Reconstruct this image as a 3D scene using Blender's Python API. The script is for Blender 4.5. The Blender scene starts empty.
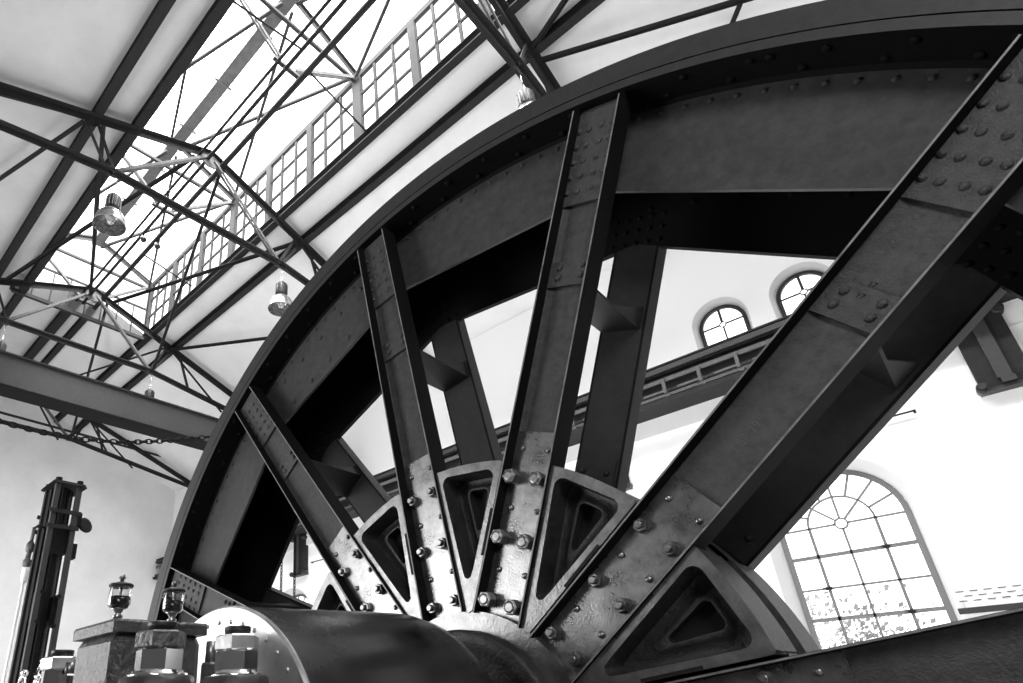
import bpy, math, random
from mathutils import Vector, Matrix
random.seed(7)
PI = math.pi
col = bpy.context.scene.collection
ZC = 1.6                      # height of the viewpoint above the hall floor
R = math.radians

# ------------------------------------------------------------------ mesh helper
class MB:
    """collects faces; build() links them as ONE mesh object"""
    def __init__(s): s.v = []; s.f = []; s.sm = []; s.mi = []; s.cur = 0; s.flag = False
    def add(s, vs, fs, smooth=False):
        b = len(s.v); s.v += [Vector(p) for p in vs]
        for f in fs:
            s.f.append(tuple(b + i for i in f)); s.sm.append(smooth); s.mi.append(s.cur)
        return s
    def box(s, lo, hi):
        x0, y0, z0 = lo; x1, y1, z1 = hi
        s.add([(x0,y0,z0),(x1,y0,z0),(x1,y1,z0),(x0,y1,z0),(x0,y0,z1),(x1,y0,z1),(x1,y1,z1),(x0,y1,z1)],
              [(0,3,2,1),(4,5,6,7),(0,1,5,4),(1,2,6,5),(2,3,7,6),(3,0,4,7)]); return s
    def cham(s, lo, hi, c):
        """box with chamfered edges along z and on top"""
        x0,y0,z0 = lo; x1,y1,z1 = hi
        def lp(d, z): return [(x0+d,y0+c,z),(x0+c,y0+d,z),(x1-c,y0+d,z),(x1-d,y0+c,z),(x1-d,y1-c,z),(x1-c,y1-d,z),(x0+c,y1-d,z),(x0+d,y1-c,z)]
        s.loops([lp(0,z0), lp(0,z1-c), lp(c*.6,z1)], cap=True); return s
    def loops(s, L, cap=True, smooth=False, close=True):
        n = len(L[0]); vs = [p for l in L for p in l]; fs = []
        for k in range(len(L)-1):
            for i in range(n if close else n-1):
                j = (i+1) % n
                fs.append((k*n+i, k*n+j, (k+1)*n+j, (k+1)*n+i))
        b = len(s.v); s.add(vs, fs, smooth)
        if cap:
            s.f.append(tuple(b+i for i in range(n))[::-1]); s.sm.append(False); s.mi.append(s.cur)
            s.f.append(tuple(b+(len(L)-1)*n+i for i in range(n))); s.sm.append(False); s.mi.append(s.cur)
        return s
    def frame(s, p0, p1, up=(0,0,1)):
        d = (Vector(p1)-Vector(p0)).normalized(); u = Vector(up)
        if abs(d.dot(u)) > .98: u = Vector((1,0,0)) if abs(d.x) < .9 else Vector((0,1,0))
        a = d.cross(u).normalized(); b = a.cross(d).normalized()
        return d, a, b
    def prof(s, p0, p1, pts, up=(0,0,1), smooth=False):
        """extrude closed profile pts (a,b) from p0 to p1"""
        d, a, b = s.frame(p0, p1, up)
        s.loops([[Vector(p0)+a*x+b*y for x, y in pts], [Vector(p1)+a*x+b*y for x, y in pts]], True, smooth); return s
    def beam(s, p0, p1, w, h, up=(0,0,1)):
        return s.prof(p0, p1, [(-w/2,-h/2),(w/2,-h/2),(w/2,h/2),(-w/2,h/2)], up)
    def ibeam(s, p0, p1, w, h, t=.015, up=(0,0,1)):
        q = t/2; return s.prof(p0, p1, [(-w/2,-h/2),(w/2,-h/2),(w/2,-h/2+t),(q,-h/2+t),(q,h/2-t),(w/2,h/2-t),(w/2,h/2),(-w/2,h/2),(-w/2,h/2-t),(-q,h/2-t),(-q,-h/2+t),(-w/2,-h/2+t)], up)
    def tbeam(s, p0, p1, w, h, t=.014, up=(0,0,1)):
        q = t/2; return s.prof(p0, p1, [(-w/2,h/2-t),(-q,h/2-t),(-q,-h/2),(q,-h/2),(q,h/2-t),(w/2,h/2-t),(w/2,h/2),(-w/2,h/2)], up)
    def cyl(s, p0, p1, r0, r1=None, n=16, smooth=True):
        if r1 is None: r1 = r0
        d, a, b = s.frame(p0, p1)
        c = [(math.cos(2*PI*i/n), math.sin(2*PI*i/n)) for i in range(n)]
        s.loops([[Vector(p0)+(a*x+b*y)*r0 for x, y in c], [Vector(p1)+(a*x+b*y)*r1 for x, y in c]], True, smooth); return s
    def lathe(s, o, ax, prof, n=32, smooth=True, cap=True, up=(0,0,1)):
        """prof: list of (r, h) along axis ax from o"""
        o = Vector(o); d, a, b = s.frame(o, o+Vector(ax), up)
        c = [(math.cos(2*PI*i/n), math.sin(2*PI*i/n)) for i in range(n)]
        s.loops([[o+d*h+(a*x+b*y)*max(r,1e-4) for x, y in c] for r, h in prof], cap, smooth); return s
    def tube(s, pts, r, n=8, smooth=True):
        pts = [Vector(p) for p in pts]; L = []
        for i, p in enumerate(pts):
            t = (pts[min(i+1,len(pts)-1)]-pts[max(i-1,0)]).normalized()
            d, a, b = s.frame(p, p+t)
            L.append([p+(a*math.cos(2*PI*k/n)+b*math.sin(2*PI*k/n))*r for k in range(n)])
        s.loops(L, True, smooth); return s
    def rivet(s, p, nrm, r=.014, h=.009, n=8):
        return s.lathe(p, nrm, [(r,-.001),(r*.95,h*.35),(r*.65,h*.8),(r*.2,h)], n, True)
    def ball(s, p, r, n=12, m=8, sc=(1,1,1)):
        L = []
        for k in range(m+1):
            t = PI*k/m; rr = max(math.sin(t), .001)
            L.append([Vector((p[0]+sc[0]*r*rr*math.cos(2*PI*i/n), p[1]+sc[1]*r*rr*math.sin(2*PI*i/n), p[2]-sc[2]*r*math.cos(t))) for i in range(n)])
        return s.loops(L, False, True)
    def torus(s, p, ax, Rr, r, n=24, m=8):
        p = Vector(p); d, a, b = s.frame(p, p+Vector(ax)); L = []
        for i in range(n+1):
            t = 2*PI*i/n; rad = a*math.cos(t)+b*math.sin(t)
            L.append([p+rad*(Rr+r*math.cos(2*PI*k/m))+d*r*math.sin(2*PI*k/m) for k in range(m)])
        return s.loops(L, False, True)
    def hexa(s, p, ax, rc, h, up=(0,0,1), ch=.12):
        """hex nut, corner radius rc, height h, chamfered top"""
        return s.lathe(p, ax, [(rc*.96,0),(rc,h*.08),(rc,h*(1-ch)),(rc*.88,h)], 6, False, True, up)
    def build(s, name, mats, parent=None, origin=None, loc=None):
        """origin: point (viewpoint-relative) that becomes the object's origin"""
        if not isinstance(mats, (list, tuple)): mats = [mats]
        if origin is None:
            origin = parent['_o'] if (parent is not None and '_o' in parent) else (0,0,-ZC)
        o_ = Vector(origin)
        me = bpy.data.meshes.new(name)
        me.from_pydata([v-o_ for v in s.v], [], s.f)
        for m in mats: me.materials.append(m)
        me.polygons.foreach_set('use_smooth', s.sm); me.polygons.foreach_set('material_index', s.mi)
        me.update()
        ob = bpy.data.objects.new(name, me); col.objects.link(ob)
        if parent is not None:
            ob.parent = parent
            ob['_o'] = tuple(o_)
        else:
            ob.location = o_ + Vector((0,0,ZC)); ob['_o'] = tuple(o_)
        return ob

def tag(o, label=None, cat=None, group=None, kind=None):
    if label: o['label'] = label
    if cat: o['category'] = cat
    if group: o['group'] = group
    if kind: o['kind'] = kind
    return o
def thing(name, base, label, cat, group=None):
    o = bpy.data.objects.new(name, None); col.objects.link(o); o.empty_display_size = .2
    o.location = Vector(base)+Vector((0,0,ZC)); o['_o'] = tuple(base)
    return tag(o, label, cat, group)
def kids(o): return [c for c in bpy.data.objects if c.parent == o]
def copy_tree(o, parent=None):
    c = o.copy(); col.objects.link(c); c.parent = parent
    for ch in KIDS.get(o.name, []): copy_tree(ch, c)
    return c
KIDS = {}
def remember(root):
    """cache the children of a finished thing, so it can be copied"""
    for c in kids(root):
        KIDS.setdefault(root.name, []).append(c); remember(c)

# ------------------------------------------------------------------ materials
def mat(name, c, rough=.6, metal=0., noise=0., nscale=20., bump=0., bscale=60., spec=.5, var2=None):
    m = bpy.data.materials.new(name); m.use_nodes = True
    nt = m.node_tree; b = nt.nodes['Principled BSDF']
    b.inputs['Base Color'].default_value = (c, c, c, 1)
    b.inputs['Roughness'].default_value = rough; b.inputs['Metallic'].default_value = metal
    b.inputs['Specular IOR Level'].default_value = spec
    tc = nt.nodes.new('ShaderNodeTexCoord')
    if noise:
        n = nt.nodes.new('ShaderNodeTexNoise'); n.inputs['Scale'].default_value = nscale; n.inputs['Detail'].default_value = 6
        n.inputs['Roughness'].default_value = .65
        r = nt.nodes.new('ShaderNodeValToRGB')
        lo = max(0, c*(1-noise)); hi = c*(1+noise)
        r.color_ramp.elements[0].position = .3; r.color_ramp.elements[1].position = .72
        r.color_ramp.elements[0].color = (lo,lo,lo,1); r.color_ramp.elements[1].color = (hi,hi,hi,1)
        nt.links.new(tc.outputs['Object'], n.inputs['Vector']); nt.links.new(n.outputs['Fac'], r.inputs['Fac'])
        nt.links.new(r.outputs['Color'], b.inputs['Base Color'])
        mr = nt.nodes.new('ShaderNodeMapRange'); mr.inputs['To Min'].default_value = max(.05, rough-.1*noise*2); mr.inputs['To Max'].default_value = min(1, rough+.1*noise*2)
        nt.links.new(n.outputs['Fac'], mr.inputs['Value']); nt.links.new(mr.outputs['Result'], b.inputs['Roughness'])
    if bump:
        n2 = nt.nodes.new('ShaderNodeTexNoise'); n2.inputs['Scale'].default_value = bscale; n2.inputs['Detail'].default_value = 5
        bm = nt.nodes.new('ShaderNodeBump'); bm.inputs['Strength'].default_value = bump; bm.inputs['Distance'].default_value = .01
        nt.links.new(tc.outputs['Object'], n2.inputs['Vector']); nt.links.new(n2.outputs['Fac'], bm.inputs['Height'])
        nt.links.new(bm.outputs['Normal'], b.inputs['Normal'])
    return m
def pane_mat(name, tr=.9, c=.95, rough=.05):
    m = bpy.data.materials.new(name); m.use_nodes = True; nt = m.node_tree; nt.nodes.clear()
    out = nt.nodes.new('ShaderNodeOutputMaterial'); mx = nt.nodes.new('ShaderNodeMixShader')
    t = nt.nodes.new('ShaderNodeBsdfTransparent'); g = nt.nodes.new('ShaderNodeBsdfTranslucent' if rough > .3 else 'ShaderNodeBsdfGlossy')
    t.inputs['Color'].default_value = (c,c,c,1); g.inputs['Color'].default_value = (.9,.9,.9,1)
    if rough <= .3: g.inputs['Roughness'].default_value = rough
    mx.inputs['Fac'].default_value = 1-tr
    nt.links.new(t.outputs[0], mx.inputs[1]); nt.links.new(g.outputs[0], mx.inputs[2]); nt.links.new(mx.outputs[0], out.inputs['Surface'])
    return m
M = dict(
    plaster = mat('white_plaster', .80, .9, noise=.04, nscale=1.2, bump=.15, bscale=30),
    plaster_bright = mat('bright_white_plaster', .93, .9, bump=.05, bscale=40),
    gable = mat('grey_white_plaster', .76, .92, noise=.07, nscale=.8, bump=.2, bscale=25),
    ceil_left = mat('shaded_roof_boards', .56, .9, noise=.08, nscale=1.0, bump=.1, bscale=20),  # left slope's dimmer light put into a darker copy of the roof boards
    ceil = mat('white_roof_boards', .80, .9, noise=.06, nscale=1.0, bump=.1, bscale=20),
    floor = mat('tiled_floor', .40, .5, noise=.3, nscale=4),
    steel = mat('grey_painted_steel', .024, .7, spec=.15, noise=.25, nscale=8, bump=.1),
    steel_mid = mat('mid_grey_painted_steel', .024, .6, noise=.2, nscale=8),
    steel_light = mat('light_grey_painted_steel', .11, .8, noise=.15, nscale=10, spec=.05),
    frame_light = mat('grey_window_steel', .14, .6),
    reveal = mat('shaded_plaster_reveal', .62, .9),  # same plaster, greyed to paint in the shade on the window reveals
    sky = mat('skylight_steel', .05, .6, spec=0),
    cupola = mat('pale_skylight_beam', .12, .7, noise=.2, nscale=6, spec=0),
    darkwall = mat('dull_grey_wall', .10, .9),
    rim = mat('black_painted_rim', .042, .6, noise=.3, nscale=22, bump=.3, bscale=200, spec=.22),
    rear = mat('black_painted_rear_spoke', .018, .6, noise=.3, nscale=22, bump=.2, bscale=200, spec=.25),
    rim_dark = mat('shaded_black_rim', .003, .75, noise=.3, nscale=20, spec=.15),  # shade of the rim's inward faces and interior put into a blacker copy
    rim_face = mat('rim_edge_paint', .026, .5, noise=.25, nscale=25, bump=.15, bscale=200, spec=.3),
    spoke = mat('black_painted_spoke', .048, .5, noise=.4, nscale=30, bump=.55, bscale=150, spec=.32),
    plate = mat('worn_hub_plate', .24, .29, metal=.85, noise=.45, nscale=11, bump=.10, bscale=120),
    cast = mat('cast_hub_metal', .20, .32, metal=.8, noise=.45, nscale=12, bump=.14, bscale=100),
    flange = mat('black_with_flange_shade', .007, .7, noise=.3, nscale=30, spec=.08),  # on the spoke flange sides, shade is put into the black
    mark = mat('rolled_steel_mark', .062, .5),
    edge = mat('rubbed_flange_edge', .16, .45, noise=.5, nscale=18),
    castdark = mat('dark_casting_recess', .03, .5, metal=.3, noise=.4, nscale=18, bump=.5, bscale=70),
    bolt = mat('bolt_metal', .22, .34, metal=.9, noise=.3, nscale=60),
    drum = mat('dark_glossy_guard', .016, .25, noise=.9, nscale=3.2),
    sheet = mat('bright_sheet_metal', .60, .32, metal=.85, noise=.25, nscale=9, bump=.15, bscale=30),
    chrome = mat('polished_steel', .85, .16, metal=1.),
    iron = mat('cast_iron_grey', .085, .42, metal=.5, noise=.4, nscale=22, bump=.7, bscale=60),
    dark_iron = mat('dull_dark_iron', .010, .75, noise=.3, nscale=20, spec=.12),
    blackiron = mat('black_iron', .015, .45, noise=.3, nscale=20, bump=.3, bscale=50),
    brass = mat('turned_metal', .35, .28, metal=1.),
    oil = mat('dark_oil', .02, .15),
    lampglass = mat('frosted_lamp_reflector', .3, .25, metal=.7, noise=.4, nscale=9),
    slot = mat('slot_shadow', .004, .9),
    leaf = mat('pale_leaves', .25, .8), bark = mat('bark', .3, .9),
    white = mat('white_enamel', .85, .4),
)
M['pane'] = pane_mat('clear_pane', .94, .97)
M['frost'] = pane_mat('frosted_roof_glass', .72, .97, .9)
def real_glass():
    m = bpy.data.materials.new('cup_glass'); m.use_nodes = True; nt = m.node_tree; nt.nodes.clear()
    out = nt.nodes.new('ShaderNodeOutputMaterial'); mx = nt.nodes.new('ShaderNodeMixShader'); fr = nt.nodes.new('ShaderNodeLayerWeight')
    fr.inputs['Blend'].default_value = .35
    t = nt.nodes.new('ShaderNodeBsdfTransparent'); g = nt.nodes.new('ShaderNodeBsdfGlossy'); g.inputs['Roughness'].default_value = .05
    t.inputs['Color'].default_value = (.93,.93,.93,1)
    nt.links.new(fr.outputs['Facing'], mx.inputs['Fac']); nt.links.new(t.outputs[0], mx.inputs[1]); nt.links.new(g.outputs[0], mx.inputs[2]); nt.links.new(mx.outputs[0], out.inputs['Surface'])
    return m
M['glass'] = real_glass()

# ------------------------------------------------------------------ hall geometry (metres from the viewpoint)
YW, XG, YL, XN = 14.0, -28.5, -3.24, 7.0
YR, ZR, SL = 5.38, 13.5, .38                # ridge line of the truss top chords
def roofz(y, dz=0.): return ZR+dz-SL*abs(y-YR)
YA, YB, YS, YP = 2.53, 3.43, 7.63, 8.53     # purlins either side of the raised skylight
XM = -19.3                                   # far end of the skylight
ZH = 15.2                                    # head of the skylight glazing

def arch_pts(cx, hw, zs, n=24):
    """points of arch from right spring to left spring"""
    return [(cx+hw*math.cos(PI*i/n), zs+hw*math.sin(PI*i/n)) for i in range(n+1)]

def wall_with_arches(name, y0, y1, x0, x1, z0, z1, arches, m, label=None):
    """arches: (cx, hw, zbottom, zspring). wall between y0 and y1, openings are real"""
    mb = MB(); xs = []
    arches = sorted(arches)
    def panel(pts):
        """vertical polygon in xz, extruded in y"""
        n = len(pts)
        mb.add([(x, y0, z) for x, z in pts]+[(x, y1, z) for x, z in pts],
               [tuple(range(n)), tuple(range(n, 2*n))[::-1]]+[(i, (i+1) % n, n+(i+1) % n, n+i) for i in range(n)])
    rows = {}
    for a in arches: rows.setdefault(round(a[2], 2), []).append(a)
    levels = sorted(rows)
    zcur = z0
    for li, lv in enumerate(levels):
        A = rows[lv]; ztop = max(a[3]+a[1] for a in A)+.15
        if lv > zcur: panel([(x0,zcur),(x1,zcur),(x1,lv),(x0,lv)])
        xc = x0
        for (cx, hw, zb, zs) in A:
            panel([(xc,zb),(cx-hw,zb),(cx-hw,zs),(cx-hw,ztop),(xc,ztop)])
            ap = arch_pts(cx, hw, zs)[::-1]
            h = len(ap)//2
            for i in range(len(ap)-1):
                (xa, za), (xb, zb2) = ap[i], ap[i+1]
                panel([(xa,za),(xb,zb2),(xb,ztop),(xa,ztop)])
            xc = cx+hw
        panel([(xc,lv),(x1,lv),(x1,ztop),(xc,ztop)])
        zcur = ztop
    panel([(x0,zcur),(x1,zcur),(x1,z1),(x0,z1)])
    o = mb.build(name, m); o['kind'] = 'structure'; return o

# window wall with a row of big arched windows and a row of small ones above the runway
BIG = [(-1.61+k*5.6, 1.06, -.55, 2.78) for k in (-4, -3, -2, -1, 0, 1)]
SMALL = [(-2.42+1.63*k, .50, 6.75, 7.70) for k in range(0, 4)]
wall_with_arches('wall_right', YW, YW+.45, XG, XN, -ZC, 10.5, [(c,h+.18,b,z) for c,h,b,z in BIG]+[(c,h+.09,b,z) for c,h,b,z in SMALL], M['plaster_bright'])
def simple_wall(name, lo, hi, m):
    o = MB().box(lo, hi).build(name, m); o['kind'] = 'structure'; return o
mb = MB()
pts = [(YL,-ZC),(YW,-ZC),(YW,roofz(YW,.5)),(YS,roofz(YS,.5)),(YR,roofz(YR,.5)),(YB,roofz(YB,.5)),(YL,roofz(YL,.5))]
mb.add([(XG,y,z) for y,z in pts]+[(XG-.3,y,z) for y,z in pts], [tuple(range(7)), tuple(range(7,14))[::-1]]+[(i,(i+1)%7,7+(i+1)%7,7+i) for i in range(7)])
o = mb.build('wall_end', M['gable']); o['kind'] = 'structure'
simple_wall('wall_near', (XN,YL,-ZC), (XN+.3,YW,10.4), M['darkwall'])
LW = [(x_,1.9,-.9,2.0) for x_ in (-6.3,-12.3,-18.3,-24.3)]
wall_with_arches('wall_left', YL-.4, YL, XG, XN, -ZC, 10.6, LW, M['darkwall'])
# floor with the wheel pit
mb = MB()
PX0, PX1, PY0, PY1 = -4.9, 1.7, 1.93, 2.98
for lo, hi in (((XG,YL),(PX0,YW)),((PX1,YL),(XN,YW)),((PX0,YL),(PX1,PY0)),((PX0,PY1),(PX1,YW))):
    mb.box((lo[0],lo[1],-ZC-.2),(hi[0],hi[1],-ZC))
mb.box((PX0-.2,PY0-.2,-3.7),(PX1+.2,PY1+.2,-3.5)); mb.box((PX0-.2,PY0-.2,-3.5),(PX0,PY1+.2,-ZC-.2)); mb.box((PX1,PY0-.2,-3.5),(PX1+.2,PY1+.2,-ZC-.2))
mb.box((PX0,PY0-.2,-3.5),(PX1,PY0,-ZC-.2)); mb.box((PX0,PY1,-3.5),(PX1,PY1+.2,-ZC-.2))
o = mb.build('floor', M['floor']); o['kind'] = 'structure'
# roof boards (bottom face just above the purlins)
mb = MB(); RB = .31
def slope_slab(x0, x1, ya, yb, dz=RB, t=.12):
    za, zb = roofz(ya, dz), roofz(yb, dz)
    mb.add([(x0,ya,za),(x1,ya,za),(x1,yb,zb),(x0,yb,zb),(x0,ya,za+t),(x1,ya,za+t),(x1,yb,zb+t),(x0,yb,zb+t)],
           [(0,3,2,1),(4,5,6,7),(0,1,5,4),(1,2,6,5),(2,3,7,6),(3,0,4,7)])
slope_slab(XG, XN+.3, YL-.4, YB-.09); slope_slab(XG, XM, YB-.09, YR); mb.box((XM,YB-.12,roofz(YB)+.30),(XN+.3,YB-.07,roofz(YB)+.46))
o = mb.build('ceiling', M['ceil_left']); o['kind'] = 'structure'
mb = MB(); slope_slab(XG, XN+.3, YS+.09, YW+.45); slope_slab(XG, XM, YR, YS+.09)
mb.box((XM,YS+.03,roofz(YS)+.30),(XN+.3,YS+.12,roofz(YS)+.46))
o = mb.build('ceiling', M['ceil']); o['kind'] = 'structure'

# plaster band under the crane runway
mb = MB(); mb.box((XG,13.9,5.45),(XN,14.0,6.0)); o = mb.build('trim_1', M['plaster']); o['kind'] = 'structure'
# window sill ledge and pierced brick course beside the big window
mb = MB(); mb.box((-.48,13.93,.93),(XN,14.0,1.02)); o = mb.build('trim_2', M['steel_mid']); o['kind'] = 'structure'
mb = MB()
for r in range(3):
    for k in range(14):
        x = -.42+k*.17+(.085 if r % 2 else 0); mb.box((x,13.985,1.12+r*.075),(x+.1,14.0,1.135+r*.075))
o = mb.build('trim_3', M['steel_light']); o['kind'] = 'structure'

# ------------------------------------------------------------------ windows
def splay(w, cx, hw, zb, zs, ex, d):
    mb = MB(); n = 28
    A = [(cx+hw+ex, zb)]+arch_pts(cx, hw+ex, zs, n)+[(cx-hw-ex, zb)]
    B = [(cx+hw, zb)]+arch_pts(cx, hw, zs, n)+[(cx-hw, zb)]
    mb.loops([[(x,YW,z) for x,z in A], [(x,YW+d,z) for x,z in B]], False, True, close=False)
    mb.add([(cx-hw-ex,YW,zb),(cx+hw+ex,YW,zb),(cx+hw,YW+d,zb+.02),(cx-hw,YW+d,zb+.02)], [(0,1,2,3)])
    mb.build('plaster_reveal', M['reveal'], w)
def ring_arc(mb, cx, cz, r0, r1, a0, a1, y0, y1, n=24):
    for i in range(n):
        A = a0+(a1-a0)*i/n; B = a0+(a1-a0)*(i+1)/n
        q = [(cx+r*math.cos(t), cz+r*math.sin(t)) for r, t in ((r0,A),(r1,A),(r1,B),(r0,B))]
        mb.add([(x,y0,z) for x,z in q]+[(x,y1,z) for x,z in q], [(0,1,2,3),(7,6,5,4),(0,4,5,1),(1,5,6,2),(2,6,7,3),(3,7,4,0)])
wn = [0]
def big_window(cx, hw, zb, zs, yf=YW+.22, d=.06, fr=None):
    wn[0] += 1; hw_ = hw-.0
    mb = MB(); t = .095
    ring_arc(mb, cx, zs, hw-t, hw, 0, PI, yf-d, yf)
    for s in (-1, 1): mb.box((cx+s*hw-(t if s > 0 else 0), yf-d, zb), (cx+s*hw+(t if s < 0 else 0), yf, zs))
    mb.box((cx-hw, yf-d, zb), (cx+hw, yf, zb+t))
    w = mb.build('window_%d' % wn[0], fr or M['frame_light']); w['kind'] = 'structure'
    m2 = MB(); b = .018; y0, y1 = yf-.05, yf-.01
    for k in (-1, 0, 1):
        x = cx+k*hw/2; zt = zs-.1 if k == 0 else zs
        bb = .024 if k in (-1, 1) else b
        m2.box((x-bb, y0, zb), (x+bb, y1, zt))
    H = [zs, zs-.55, zs-1.15, zs-1.70, zs-2.3, zs-2.85]
    for i, z in enumerate(H):
        if z > zb: m2.box((cx-hw, y0, z-(.034 if i in (1,3) else b)), (cx-.1 if i == 0 else cx+hw, y1, z+(.034 if i in (1,3) else b)))
    m2.box((cx+.1, y0, zs-b), (cx+hw, y1, zs+b))
    ring_arc(m2, cx, zs, .085, .115, 0, 2*PI, y0, y1, 28)
    ring_arc(m2, cx, zs, hw/2-b, hw/2+b, 0, PI, y0, y1, 24)
    for k in range(1, 8):
        t_ = PI*k/8
        r0 = .11 if k % 2 == 0 else hw/2
        if k == 4: r0 = .11
        p0 = (cx+r0*math.cos(t_), (y0+y1)/2, zs+r0*math.sin(t_)); p1 = (cx+(hw-.03)*math.cos(t_), (y0+y1)/2, zs+(hw-.03)*math.sin(t_))
        m2.beam(p0, p1, 2*b, .04, up=(0,1,0)) if False else m2.prof(p0, p1, [(-b,-.02),(b,-.02),(b,.02),(-b,.02)], up=(0,1,0))
    m2.build('glazing_bars', fr or M['frame_light'], w)
    m3 = MB()
    for (x, z) in ((cx-hw/2, zs-1.15), (cx+hw/2, zs-.55), (cx+hw/2, zs-1.70)):
        m3.box((x-.05,y0-.03,z-.03),(x+.05,y0,z+.03)); m3.cyl((x-.09,y0-.03,z+.02),(x+.03,y0-.03,z-.01),.012)
    m3.build('latch', M['steel'], w)
    ap = arch_pts(cx, hw-.02, zs, 24); pts = [(cx-hw+.02, zb), (cx+hw-.02, zb)]+ap
    m4 = MB(); m4.add([(x, yf-.03, z) for x, z in pts], [tuple(range(len(pts)))]); m4.build('pane', M['pane'], w)
    # plaster reveal moulding around the head
    return w
for (cx, hw, zb, zs) in BIG: splay(big_window(cx, hw, zb, zs, yf=YW+.40), cx, hw, zb, zs, .18, .36)
def small_window(cx, hw, zb, zs, yf=YW+.3):
    wn[0] += 1; mb = MB(); t = .075; d = .07
    ring_arc(mb, cx, zs, hw-t, hw, 0, PI, yf-d, yf)
    for s in (-1, 1): mb.box((cx+s*hw-(t if s > 0 else 0), yf-d, zb), (cx+s*hw+(t if s < 0 else 0), yf, zs))
    mb.box((cx-hw, yf-d, zb), (cx+hw, yf, zb+t))
    w = mb.build('window_%d' % wn[0], M['steel_mid']); w['kind'] = 'structure'
    m2 = MB(); y0, y1 = yf-.05, yf-.02; b = .017; zc = zs+.02
    ring_arc(m2, cx, zc, .055, .075, 0, 2*PI, y0, y1, 20)
    m2.box((cx-b*1.6,y0,zc+.07),(cx+b*1.6,y1,zs+hw-.05)); m2.box((cx-b,y0,zb),(cx+b,y1,zc-.07)); m2.box((cx-hw,y0,zc-b),(cx-.07,y1,zc+b)); m2.box((cx+.07,y0,zc-b),(cx+hw,y1,zc+b))
    m2.build('glazing_bars', M['steel_mid'], w)
    pts = [(cx-hw+.02, zb), (cx+hw-.02, zb)]+arch_pts(cx, hw-.02, zs, 24)
    m4 = MB(); m4.add([(x, yf-.03, z) for x, z in pts], [tuple(range(len(pts)))]); m4.build('pane', M['pane'], w)
    return w
for a in SMALL: splay(small_window(*a), *a, .09, .28)
for (cx, hw, zb, zs) in LW:
    big_window(cx, hw, zb, zs, yf=YL-.12)

# ------------------------------------------------------------------ raised skylight
XF = [-1.66, -7.53, -13.40, -19.27]         # frames
def sky_side(y, num):
    s = 1 if y > YR else -1
    mb = MB(); zb = roofz(YS)+.22
    mb.box((XM,y-.05,ZH-.10),(XN,y+.05,ZH+.08)); mb.box((XM,y-.03,zb-.02),(XN,y+.03,zb+.12))
    x = XF[-1]; k = 0
    while x < XN:
        w = .15 if k % 3 == 0 else .11
        mb.box((x-w,y-.06,zb),(x+w,y+.06,ZH)); x += 5.87/3; k += 1
    w = mb.build('window_%d' % num, M['sky']); w['kind'] = 'structure'
    m2 = MB(); x = XF[-1]; st = 5.87/3
    while x < XN:
        for j in (1, 2): m2.box((x+st*j/3-.036,y-.03,zb),(x+st*j/3+.036,y+.03,ZH))
        x += st
    for j in (1, 2):
        z = zb+(ZH-zb)*j/3; m2.box((XM,y-.03,z-.032),(XN,y+.03,z+.032))
    m2.build('glazing_bars', M['sky'], w)
    m3 = MB(); m3.add([(XM,y+.02*s,zb),(XN,y+.02*s,zb),(XN,y+.02*s,ZH),(XM,y+.02*s,ZH)], [(0,1,2,3)]); m3.build('pane', M['pane'], w)
sky_side(YS, 31); sky_side(YB-.03, 32)
# glazed skylight roof
ZT = 16.2
def sky_roof():
    mb = MB()
    for s in (-1, 1):
        y1 = YR+s*(YS-YR+.15); zt = ZT+.12; z1 = ZH+.08
        mb.add([(XM,YR,zt),(XN,YR,zt),(XN,y1,z1),(XM,y1,z1)], [(0,1,2,3)])
    w = mb.build('window_33', M['frost']); w['kind'] = 'structure'
    # gable end of the skylight
    m2 = MB(); ys = [(2*YR-YS, roofz(YS)+.1),(YS, roofz(YS)+.1),(YS,ZH),(YR,ZT+.1),(2*YR-YS,ZH)]
    m2.add([(XM-.02,y,z) for y,z in ys], [tuple(range(5))]); e = m2.build('window_34', M['frost']); e['kind'] = 'structure'
    m3 = MB(); x = XM
    for a, b in zip(ys, ys[1:]+ys[:1]): m3.beam((x,a[0],a[1]),(x,b[0],b[1]),.12,.12)
    m3.beam((x,2*YR-YS,14.05),(x,YS,14.05),.07,.07)
    for j in range(1, 8):
        y = 2*YR-YS+(2*YS-2*YR)*j/8; m3.beam((x,y,roofz(YS)+.1),(x,y,14.05),.04,.04)
    m3.build('window_frame', M['sky'], e)
sky_roof()
# frames inside the skylight
def sky_frame(x, label):
    t = thing('skylight_truss', (x, YR, roofz(YS)), label, 'skylight truss', 'steel frames inside the raised skylight')
    for s in (-1, 1):
        m = MB(); m.tbeam((x, YR+s*(YS-YR), ZH), (x, YR, ZT-.06), .16, .16); m.build('rafter', M['sky'], t)
        m = MB()
        for dx in (-.04, .04): m.beam((x+dx, YR+s*(YS-YR-.1), ZH-.1), (x+dx, YR+s*.2, 13.45), 0.03, .08)
        m.build('strut', M['cupola'], t)
    m = MB(); m.beam((x,2*YR-YS+.1,15.0),(x,YS-.1,15.0),.09,.09); m.build('tie_beam', M['sky'], t)
    m = MB(); m.box((x-.05,YR-.4,13.30),(x+.05,YR+.4,13.38)); m.cyl((x,YR-.1,13.3),(x,YR-.1,13.2),.03); m.build('hanger_plate', M['steel_mid'], t)
    return t
for x, l in zip(XF, ('pale steel frame of the skylight nearest the top edge of the picture', 'pale steel frame in the skylight above the middle roof bay', 'pale steel frame in the skylight just beyond the nearer lamp truss', 'pale steel frame at the far glazed end of the skylight')):
    sky_frame(x, l)
m = MB(); m.box((XM,YR-.17,ZT-.28),(XN,YR+.17,ZT-.06))
x = XM+.9
while x < XN: m.box((x,YR-.26,ZT-.3),(x+.06,YR+.26,ZT-.26)); x += 1.95
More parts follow.
